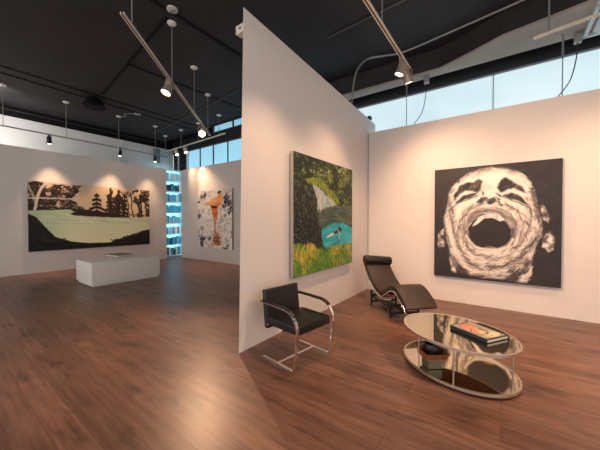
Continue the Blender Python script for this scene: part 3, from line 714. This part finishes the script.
base.box((-.02,-.23,.165), (.80,.035,.03)).box((-.02,.23,.165), (.80,.035,.03)).box((-.36,0,.20), (.05,.50,.035)).box((.33,0,.20), (.05,.50,.035)).box((-.02,0,.10), (.78,.06,.03))
base.box((.35,0,.075), (.03,.50,.035)).box((-.38,0,.075), (.03,.50,.035))
base.build('base_frame', M_blacksteel, t)
for x in (-.38, .35):
    for y in (-.25, .25):
        MB().lathe([(.016,0),(.018,.01),(.024,.22),(.026,.265),(.012,.295)], 8, Matrix.Translation((x,y,0))).build('leg', M_blacksteel, t)
Mp = Matrix.Translation((-.655, 0, .805)) @ Matrix.Rotation(math.radians(PILTILT), 4, 'X') @ Matrix.Rotation(math.radians(90), 4, 'X')
pr = [(.0,-.265),(.06,-.265),(.080,-.275),(.088,-.25),(.089,0),(.088,.25),(.080,.275),(.06,.265),(0,.265)]
pil = MB().lathe(pr, 20, Mp).build('pillow', M_blackleather, t)
for y in (-.17,.17): MB().box((-.742,y,.71), (.012,.03,.15)).build('pillow_strap', M_blackleather, pil)

# ------------------------------------------------------------------ glass coffee table
TC = (-.400, 3.446, 0); TA = math.radians(149)
t = thing('coffee_table', 'oval two-tier mirrored glass coffee table with polished steel rims', 'coffee table', TC, TA)
EA, EB = .592, .474
def ell(a, b, n=64): return [(a*math.cos(2*PI*i/n), b*math.sin(2*PI*i/n)) for i in range(n)]
def rim(z0, z1):
    m = MB(); n = 72; vs = []; fs = []
    o = ell(EA, EB, n); i_ = ell(EA-.016, EB-.016, n)
    sec = [(0,z0),(0,z1)]
    for k in range(n): vs += [(o[k][0],o[k][1],z0),(o[k][0],o[k][1],z1),(i_[k][0],i_[k][1],z1),(i_[k][0],i_[k][1],z0)]
    for k in range(n):
        j = (k+1) % n
        for q in range(4): fs.append((k*4+q, k*4+(q+1) % 4, j*4+(q+1) % 4, j*4+q))
    return m.add(vs, fs, True)
for nm, z in (('glass_top', .391), ('glass_shelf', .036)):
    g = MB().prism(ell(EA-.016, EB-.016, 72), z+.004, z+.016).build(nm, M_glasstop, t)
    MB().prism(ell(EA-.016, EB-.016, 72), z-.006, z+.003).build('backing', M_backing, g)
    rim(z-.007, z+.019).build('rim', M_steel, g)
for ang in (80, 119, 181, 300):
    a = math.radians(ang); MB().lathe([(.0075,.050),(.0075,.383)], 10, Matrix.Translation(((EA-.03)*math.cos(a), (EB-.03)*math.sin(a), 0))).build('pole', M_steel, t)
for ang in (45, 135, 225, 315):
    a = math.radians(ang); MB().lathe([(.02,0),(.02,.037)], 10, Matrix.Translation((EA*.8*math.cos(a), EB*.8*math.sin(a), 0))).build('foot', M_blacksteel, t)
TZ = .4105
# art book on the table
p0 = Vector((-.437, 3.37)); p1 = Vector((-.105, 3.168))
BKC, BKR, BKL, BKW = (-.205, 3.480), math.radians(-33), .42, .31
t = thing('art_book', 'large hardback book with pink oval cover on the glass table top', 'book', (BKC[0], BKC[1], TZ), BKR)
MB().box((0,0,.0175), (BKL-.012, BKW-.012, .027)).build('pages', M_paper, t)
MB().box((0,0,.002), (BKL,BKW,.004)).box((0,0,.033), (BKL,BKW,.004)).box((0,-BKW/2+.002,.0175), (BKL,.004,.031)).build('cover', M_bookdark, t)
a = paint_cover(); V = []; Q = []
P = np.stack([(a.U-.5)*(BKL-.006), (.5-a.V)*(BKW-.006), np.full(a.U.shape, .0356)], -1).reshape(-1,3)
idx = np.arange(a.nx*a.ny).reshape(a.ny, a.nx); Q = np.stack([idx[1:,:-1], idx[1:,1:], idx[:-1,1:], idx[:-1,:-1]], -1).reshape(-1,4)
me = bpy.data.meshes.new('cover_print'); me.from_pydata(P.tolist(), [], Q.tolist())
ca = me.color_attributes.new('paint', 'FLOAT_COLOR', 'POINT'); ca.data.foreach_set('color', np.concatenate([a.linear().reshape(-1,3), np.ones((a.nx*a.ny,1))], 1).astype(np.float32).ravel())
me.materials.append(M_cover); o = bpy.data.objects.new('cover_print', me); COL.objects.link(o); o.parent = t
# wooden tray and the dark bowl in it, on the lower shelf
SZ = .0555
TRC, TRZ = (-.60, 3.215), .17
t = thing('wooden_tray', 'small square wooden tray on a dark block base on the lower glass shelf', 'tray', (TRC[0], TRC[1], SZ), math.radians(38))
MB().box((0,0,.052), (.15,.15,.104), bev=.006).build('base_block', M_block, t)
hh = TRZ-SZ
MB().box((0,0,hh-.004), (.215,.215,.014)).build('tray_base', M_wood, t)
for q in range(4):
    Mq = Matrix.Rotation(q*PI/2, 4, 'Z') @ Matrix.Translation((0,0,hh))
    MB().add([(.10,-.10,0),(.10,.10,0),(.128,.128,.06),(.128,-.128,.06),(.092,-.092,.003),(.092,.092,.003),(.117,.117,.06),(.117,-.117,.06)], [(0,1,2,3),(4,5,6,7),(3,2,6,7),(0,3,7,4),(1,2,6,5),(0,1,5,4)], False, Mq).build('tray_side', M_wood, t)
o = tag(MB().lathe([(.03,.0),(.06,.01),(.082,.05),(.085,.09),(.07,.125),(.062,.125),(.074,.09),(.07,.05),(.03,.02)], 22).build('bowl', M_darkpot), 'dark rounded bowl sitting in the small wooden tray', 'bowl')
o.location = (TRC[0], TRC[1], TRZ+.004)

# ------------------------------------------------------------------ plinth and book
tag(MB().box((0,0,.03), (1.0,1.56,.06)).box((0,0,.32), (1.07,1.64,.52), bev=.004).build('plinth', M_plinth, off=(0,0,0)), 'low white rectangular plinth standing before the lake painting', 'plinth').location = (-8.465, 3.29, 0)
t = thing('art_book', 'closed grey book lying on top of the white plinth', 'book', (-8.9, 3.45, .58), math.radians(8))
MB().box((0,0,.03), (.60,.44,.045)).build('pages', M_paper, t)
MB().box((0,0,.0035), (.62,.46,.007)).box((0,0,.0565), (.62,.46,.008)).box((-.306,0,.03), (.007,.46,.06)).build('cover', M_bookgrey, t)

# ------------------------------------------------------------------ track lighting
def track(label, p0, p1, z, ts, zc=ZC, thin=False, mat=None):
    p0, p1 = Vector((*p0, z)), Vector((*p1, z)); L = (p1-p0).length
    t = thing('lighting_track', label, 'lighting track', (p0+p1)/2)
    R_ = Matrix.Translation((p0+p1)/2) @ Matrix.Rotation(math.atan2(p1.y-p0.y, p1.x-p0.x), 4, 'Z')
    w = .012 if thin else .02
    mat = mat or M_rail
    r = MB().box((0,-w*.9,0), (L,w*.7,.032), R_).box((0,w*.9,0), (L,w*.7,.032), R_).build('rail', mat, t, off=t.location)
    MB().box((0,0,.002), (L-.004,w*1.2,.022), R_).build('groove', M_raildark, r, off=t.location)
    for q in ts:
        c = p0 + (p1-p0)*q
        MB().lathe([(.008,z+.01),(.008,zc)], 8, Matrix.Translation((c.x,c.y,0))).build('suspension_rod', M_conduit, t, off=t.location)
        MB().lathe([(.02,zc-.05),(.075,zc-.025),(.085,zc),(0,zc)], 16, Matrix.Translation((c.x,c.y,0))).build('ceiling_canopy', M_white, t, off=t.location)
    return t
def lamp(label, x, y, z, aim, body=None, lens=None, power=0, ang=60, blend=.8, drop=.2, colr=LAMPCOL, size=1.0, soft=.06):
    body = body or M_lampbody
    t = thing('track_spotlight', label, 'spotlight', (x, y, z))
    piv = Vector((0, 0, -drop)); d = (Vector(aim) - (Vector((x,y,z))+piv)).normalized()
    MB().box((0,0,-.039), (.05,.05,.045)).build('track_adapter', body, t)
    side = d.cross(Vector((0,0,1))); side = side.normalized() if side.length > .05 else Vector((1,0,0))
    y_ = MB()
    for s in (-1, 1):
        a = side*s*.085*size
        y_.tube([Vector((0,0,-.05)), a*.8+Vector((0,0,-.06)), a+Vector((0,0,-.09)), a+piv], .010, 6)
    y_.build('yoke', body, t)
    A = axis_to(d, piv); k = size
    h = MB().lathe([(.0,-.13*k),(.04*k,-.125*k),(.052*k,-.07*k),(.056*k,-.01*k),(.070*k,.06*k),(.074*k,.085*k),(.066*k,.085*k),(.060*k,.070*k),(0,.070*k)], 20, A).build('housing', body, t)
    m = MB()
    for q in range(4): m.lathe([(.055*k,-.10*k+q*.022),(.062*k,-.097*k+q*.022),(.055*k,-.094*k+q*.022)], 16, A)
    m.build('cooling_fin', body, h)
    MB().lathe([(0,.071*k),(.060*k,.071*k),(.05*k,.080*k),(0,.084*k)], 20, A).build('lens', lens or M_lensoff, h)
    if power:
        ld = bpy.data.lights.new('spot_beam', 'SPOT'); ld.energy = power; ld.color = colr; ld.spot_size = math.radians(ang); ld.spot_blend = blend; ld.shadow_soft_size = soft
        lo = bpy.data.objects.new('spot_beam', ld); COL.objects.link(lo)
        lo.location = Vector((x,y,z)) + piv + d*.11*k; lo.rotation_euler = d.to_track_quat('-Z', 'Y').to_euler()
    return t
ZT = 4.187
track('pale double rail track running diagonally across the left room ceiling', (-3.871,1.557), (-7.246,5.326), ZT, (.05,.352,.655,.945))
track('pale double rail track hanging over the chair and partition at upper right', (-1.35,-1.0), (-1.32,4.97), ZT, (.15,.42,.785))
track('thin track hung above the figure painting before the blue windows', (-12.1,6.5), (-7.75,6.32), 4.6, (.03,.33,.62,.92))
track('thin dark track hung in front of the white upper left wall', (-11.06,-1.5), (-11.09,6.1), ZT, (.02,.2,.39,.57,.765,.935), thin=True, mat=M_conduit)
W1, W2, W3 = POW
# left room
lamp('lit pale spotlight halfway along the diagonal track', -4.93, 2.73, ZT, (-5.0, .9, 0), lens=M_lens, power=W1*.28, ang=70, size=1.25)
lamp('glaring lit spotlight near the far end of the diagonal track', -6.62, 4.62, ZT, (-2.75, 1.35, .0), lens=M_lenshot, size=1.3, power=W1*1.0, ang=46, blend=.85, soft=.05)
lamp('dark spotlight hanging from the wall track, nearest the left edge', -11.07, 2.42, ZT, (XA+.3, 2.75, .8), body=M_lampdark, lens=M_lens, power=W2, ang=66, blend=1)
lamp('dark spotlight hanging midway on the wall track above the lake painting', -11.08, 4.35, ZT, (XA+.3, 3.9, .8), body=M_lampdark, lens=M_lens, power=W2, ang=66, blend=1)
lamp('dark spotlight on the wall track beside the bookcase gap', -11.09, 5.6, ZT, (XA+.3, 5.3, .8), body=M_lampdark, lens=M_lens, power=W2*.7, ang=66, blend=1)
lamp('white spotlight above the figure painting on the window track, left one', -11.05, 6.455, 4.6, (-9.4, YB-.12, 1.9), body=M_white, lens=M_lens, power=W2*.9, ang=66, blend=1)
lamp('white spotlight above the figure painting on the window track, right one', -10.35, 6.43, 4.6, (-8.9, YB-.12, 1.9), body=M_white, lens=M_lens, power=W2*1.6, ang=60, blend=1)
# right room
lamp('front lit round spotlight near the tip of the right hand track', -1.33, 4.55, ZT, (XP+.1, 4.2, .6), lens=M_lens, power=W3*.40, ang=100, blend=1)
lamp('second lit spotlight tucked behind, at the very tip of the right hand track', -1.32, 4.88, ZT, (-.7, YR, .6), lens=M_lens, power=W3*.45, ang=110, blend=1)
lamp('assumed spotlight on the right hand track above the armchair', -1.335, 2.6, ZT, (XP+.1, 2.9, .2), lens=M_lens, power=W3*.45, ang=95, blend=1)  # assumed lamp out of view, added to warm the partition
lamp('assumed spotlight on the right hand track just overhead of the viewer', -1.34, 1.5, ZT, (.3, YR, 1.0), lens=M_lens, power=W3*2.0, ang=80, blend=1)  # assumed lamp out of view, added to light the right back wall

# strip light assumed behind the left wall, unseen, added to brighten upper white wall
ld = bpy.data.lights.new('assumed_strip', 'AREA'); ld.shape = 'RECTANGLE'; ld.size = 9.5; ld.size_y = .12; ld.energy = ASSUMED_STRIP; ld.color = (1,.97,.94)
lo = bpy.data.objects.new('assumed_strip', ld); COL.objects.link(lo); lo.location = (-11.80, 1.4, 3.45); lo.rotation_euler = (0, math.radians(180+35), 0)
lo.rotation_euler = Vector((-.93,0,.36)).to_track_quat('-Z','X').to_euler()
track('assumed pale rail track above the coffee table side, beyond the right edge', (1.7,.6), (1.7,5.2), ZT, (.1,.5,.9))  # track out of view, assumed as a carrier for the two added lamps
lamp('assumed spotlight on the far right track aimed at the right end wall', 1.7, 4.5, ZT, (1.2, YR, .4), lens=M_lens, power=W3*.6, ang=105, blend=1)  # assumed lamp, unseen, evens the warm light on the right wall
lamp('assumed spotlight on the far right track aimed down at the coffee table floor', 1.7, 2.9, ZT, (.7, 2.9, 0), lens=M_lens, power=W3*1.5, ang=100, blend=1)  # assumed lamp, unseen, added to brighten the floor around the table
# ------------------------------------------------------------------ things on the ceiling
tag(MB().lathe([(.0,ZC-.30),(.26,ZC-.29),(.30,ZC-.24),(.24,ZC-.14),(.16,ZC-.06),(.14,ZC),(0,ZC)], 22).build('ceiling_speaker', M_ceil2), 'round black pendent speaker under the dark left ceiling', 'speaker').location = (-10.05, 3.25, 0)
def disc(name, label, cat, x, y, r=.09):
    t = thing(name, label, cat, (x, y, ZC))
    MB().lathe([(0,-.05),(r*.5,-.048),(r*.62,-.03),(r*.62,-.02)], 18).build('sensor_cap', M_conduit, t)
    MB().lathe([(0,-.022),(r,-.020),(r,0),(0,0)], 18).build('base_plate', M_white, t)
disc('smoke_detector', 'round white smoke detector on the ceiling above the diagonal track', 'smoke detector', -4.72, 2.70, .09)
disc('smoke_detector', 'small smoke detector on the ceiling with a cable running from it', 'smoke detector', -10.3, 4.6, .10)
disc('smoke_detector', 'tiny pale smoke detector on the ceiling left of the diagonal track', 'smoke detector', -8.0, 4.4, .05)
tag(MB().tube(catmull([(-10.33,4.52,ZC-.02),(-10.6,4.3,ZC-.03),(-10.75,4.42,ZC-.03),(-11.0,4.36,ZC-.02),(-11.2,4.42,ZC-.02)],6), .012, 6).build('ceiling_cable', M_conduit), 'short pale cable looping across the ceiling from the smoke detector', 'cable')
def pipe(label, pts, r, mat, name='conduit'): return tag(MB().tube(pts, r, 8).build(name, mat), label, name)
pipe('thin grey conduit crossing the dark left ceiling toward the windows', [(-4.0,5.22,ZC-.02),(-5.93,5.41,ZC-.02),(-12.1,6.03,ZC-.02)], .014, M_conduitdark)
pipe('thin grey conduit crossing the ceiling behind the right hand track', [(-2.9,4.95,ZC-.02),(-1.41,4.86,ZC-.02),(1.5,4.7,ZC-.02)], .011, M_conduitdark)
pipe('pale conduit on the right ceiling curving down to the partition top', catmull([(-2.58,5.40,4.05),(-2.585,5.47,4.4),(-2.56,5.62,4.82),(-2.45,5.9,5.15),(-2.15,6.2,5.265),(-1.77,6.32,ZC-.025),(-.8,6.18,ZC-.025),(.19,6.02,ZC-.025),(1.2,5.85,ZC-.025)],5), .02, M_conduit)
pipe('thin dark wire strung along the upper left wall below the ceiling', [(-12.87,0.2,ZC-.14),(-12.87,6.6,ZC-.14)], .008, M_conduitdark, 'wire')
# perforated strip on a rod
t = thing('cable_tray', 'pale perforated metal strip hanging under the grey soffit at right', 'cable tray', (1.2,5.70,4.5))
n = 52; d = Vector((2.0,-.40,0)); s0 = Vector((.383,5.833,4.5)); m = MB()
Rr = math.atan2(d.y, d.x)
for k in range(n):
    c = s0 + d*(k/n); m.box((0,0,0), (.026,.05,.03), Matrix.Translation(c) @ Matrix.Rotation(Rr,4,'Z'))
c = s0 + d*.5
m.box((0,-.026,0), (d.length,.006,.022), Matrix.Translation(c) @ Matrix.Rotation(Rr,4,'Z')).box((0,.026,0), (d.length,.006,.022), Matrix.Translation(c) @ Matrix.Rotation(Rr,4,'Z'))
m.build('perforated_strip', M_rail, t, off=t.location)
MB().tube([(.545,5.80,4.5),(.545,5.80,5.295)], .012, 8).build('suspension_rod', M_conduit, t, off=t.location)
MB().tube([(1.75,5.56,4.5),(1.75,5.56,5.295)], .012, 8).build('suspension_rod', M_conduit, t, off=t.location)
# slatted grille under the soffit
t = thing('air_grille', 'pale slatted ventilation grille set under the soffit at far right', 'vent', (1.85,6.45,4.84))
f = MB()
for y in (-.46,.46): f.box((0,y,-.03), (1.5,.05,.06))
for x in (-.73,.73): f.box((x,0,-.03), (.05,.92,.06))
f.build('grille_frame', M_grille, t)
for k in range(9): MB().box((0,0,0), (.10,.88,.012), Matrix.Translation((-.60+k*.15,0,-.035)) @ Matrix.Rotation(math.radians(28),4,'Y')).build('slat', M_grille, t)
# rods and cables hanging before the bright glass
tag(MB().lathe([(.008,3.3),(.008,4.5),(.016,4.5),(.016,4.84)], 8).build('hanging_rod', M_frame), 'thin rod hanging before the bright window, left of the two', 'rod').location = (-1.83, 6.72, 0)
tag(MB().lathe([(.008,3.3),(.008,4.45),(.016,4.45),(.016,4.84)], 8).build('hanging_rod', M_frame), 'thin rod hanging before the bright window, right of the two', 'rod').location = (.82, 6.72, 0)
for x, y, lx, lab in ((-1.42,6.80,-.22,'left'), (1.02,6.80,-.20,'right')):
    t = thing('junction_box', 'small grey junction box with a drooping black cable, %s of the two' % lab, 'junction box', (x,y,4.84))
    MB().box((0,0,-.08), (.10,.10,.16), bev=.01).build('box', M_conduit, t)
    MB().tube(catmull([(0,0,-.15),(-.02,0,-.45),(-.10,0,-.8),(lx*1.5,0,-1.1),(lx*2.2,0,-1.35)],6), .009, 6).build('cable', M_cable, t)
# camera on the partition and the box on its hidden face
t = thing('security_camera', 'small black security camera perched on the far end of the partition', 'security camera', (-2.60,6.42,3.963))
MB().lathe([(.03,0),(.03,.01),(.012,.012),(.012,.05)], 10).build('mount', M_cable, t)
MB().box((0,0,.085), (.07,.13,.07), bev=.012).build('body', M_cable, t)
t = thing('wall_box', 'small beige box on the left face of the partition near its top', 'speaker', (-2.69,2.56,4.035))  # stands in for what reads as a lamp head; speaker form made up
MB().box((-.0875,0,.055), (.175,.10,.11), bev=.008).build('cabinet', M_white, t)
MB().lathe([(.022,0),(.02,.008),(0,.004)], 14, Matrix.Translation((-.0875,-.05,.055)) @ Matrix.Rotation(math.radians(90),4,'X')).build('front_disc', M_lampbody, t)

# ------------------------------------------------------------------ bookcase in the gap
BX, BY0, BY1, NS, SP = -12.1, 6.35, 7.35, 8, .48
t = thing('bookcase', 'tall white bookcase with an added blue glow in the gap between walls', 'bookcase', (BX-.17,(BY0+BY1)/2,0))
for y in (BY0, BY1): MB().box((BX-.17,y,NS*SP/2), (.34,.03,NS*SP+.04)).build('side_panel', M_shelfwhite, t, off=t.location)
for k in range(NS+1): MB().box((BX-.17,(BY0+BY1)/2,k*SP+.02), (.34,BY1-BY0-.03,.045)).build('shelf', M_shelfwhite, t, off=t.location)
MB().box((BX-.335,(BY0+BY1)/2,NS*SP/2), (.015,BY1-BY0-.03,NS*SP)).build('back_panel', M_backglow, t, off=t.location)  # glow added to the back panel to brighten the shelves, no lamp behind it
BC = {'white':rgb(228,236,238),'pale blue':rgb(150,205,222),'teal':rgb(60,165,195),'dark blue':rgb(40,110,150),'black':rgb(34,50,62),'cyan':rgb(70,180,210)}
BM = {k: plain('book_'+k.replace(' ','_'), v, .5) for k, v in BC.items()}
ORD = ['first','second','third','fourth','fifth','sixth','seventh','eighth','ninth','tenth','eleventh','twelfth','thirteenth','fourteenth']
pal = {0:['pale blue','white','teal','white','pale blue'],1:['black','white','black','teal','white'],2:['teal','cyan','white','dark blue','pale blue'],3:['dark blue','cyan','teal','cyan','cyan'],4:['cyan','pale blue','white','cyan','white'],5:['pale blue','white','cyan','white','dark blue'],6:['teal','dark blue','cyan','teal','cyan'],7:['dark blue','white','black','cyan','black']}
for k in range(NS):
    row = NS-1-k; z = k*SP + .0435; y = BY0 + .20; i = 0
    rr = random.Random(100+row)
    while y < BY1 - .09 and i < 14:
        w = rr.uniform(.035,.075); h = rr.uniform(.25,.37); dp = rr.uniform(.2,.26)
        c = rr.choice(pal[row])
        b = tag(MB().box((0,0,h/2), (dp,w,h), bev=.003).build('shelf_book', BM[c]), '%s book, %s from the left, %s bookcase shelf from the top' % (c, ORD[i], ORD[row]), 'book', 'books in the backlit bookcase')  # backlit here means the glow added to the back panel
        b.location = (BX-.03-dp/2, y+w/2, z)
        y += w + (rr.uniform(.02,.10) if rr.random() < .22 else .003); i += 1

# ------------------------------------------------------------------ world, camera, colour
wd = bpy.data.worlds.new('world'); SC.world = wd; wd.use_nodes = True
bg = wd.node_tree.nodes['Background']; bg.inputs['Color'].default_value = WCOL; bg.inputs['Strength'].default_value = WSTR
cd = bpy.data.cameras.new('camera'); co = bpy.data.objects.new('camera', cd); COL.objects.link(co)
cd.sensor_width = 36; cd.lens = 36*280/600; cd.clip_end = 60; cd.clip_start = .05
co.location = (0, 0, 1.6); co.rotation_euler = (PI/2 - math.atan(4.5/280), 0, math.radians(35.95))
SC.camera = co
SC.view_settings.view_transform = 'Standard'; SC.view_settings.look = 'None'; SC.view_settings.gamma = 1; SC.view_settings.exposure = EXPOSURE
SC.view_settings.use_curve_mapping = False
SC.cycles.use_denoising = True
SC.cycles.max_bounces = 8; SC.cycles.diffuse_bounces = 4; SC.cycles.sample_clamp_indirect = 6
SC.cycles.caustics_reflective = False; SC.cycles.caustics_refractive = False
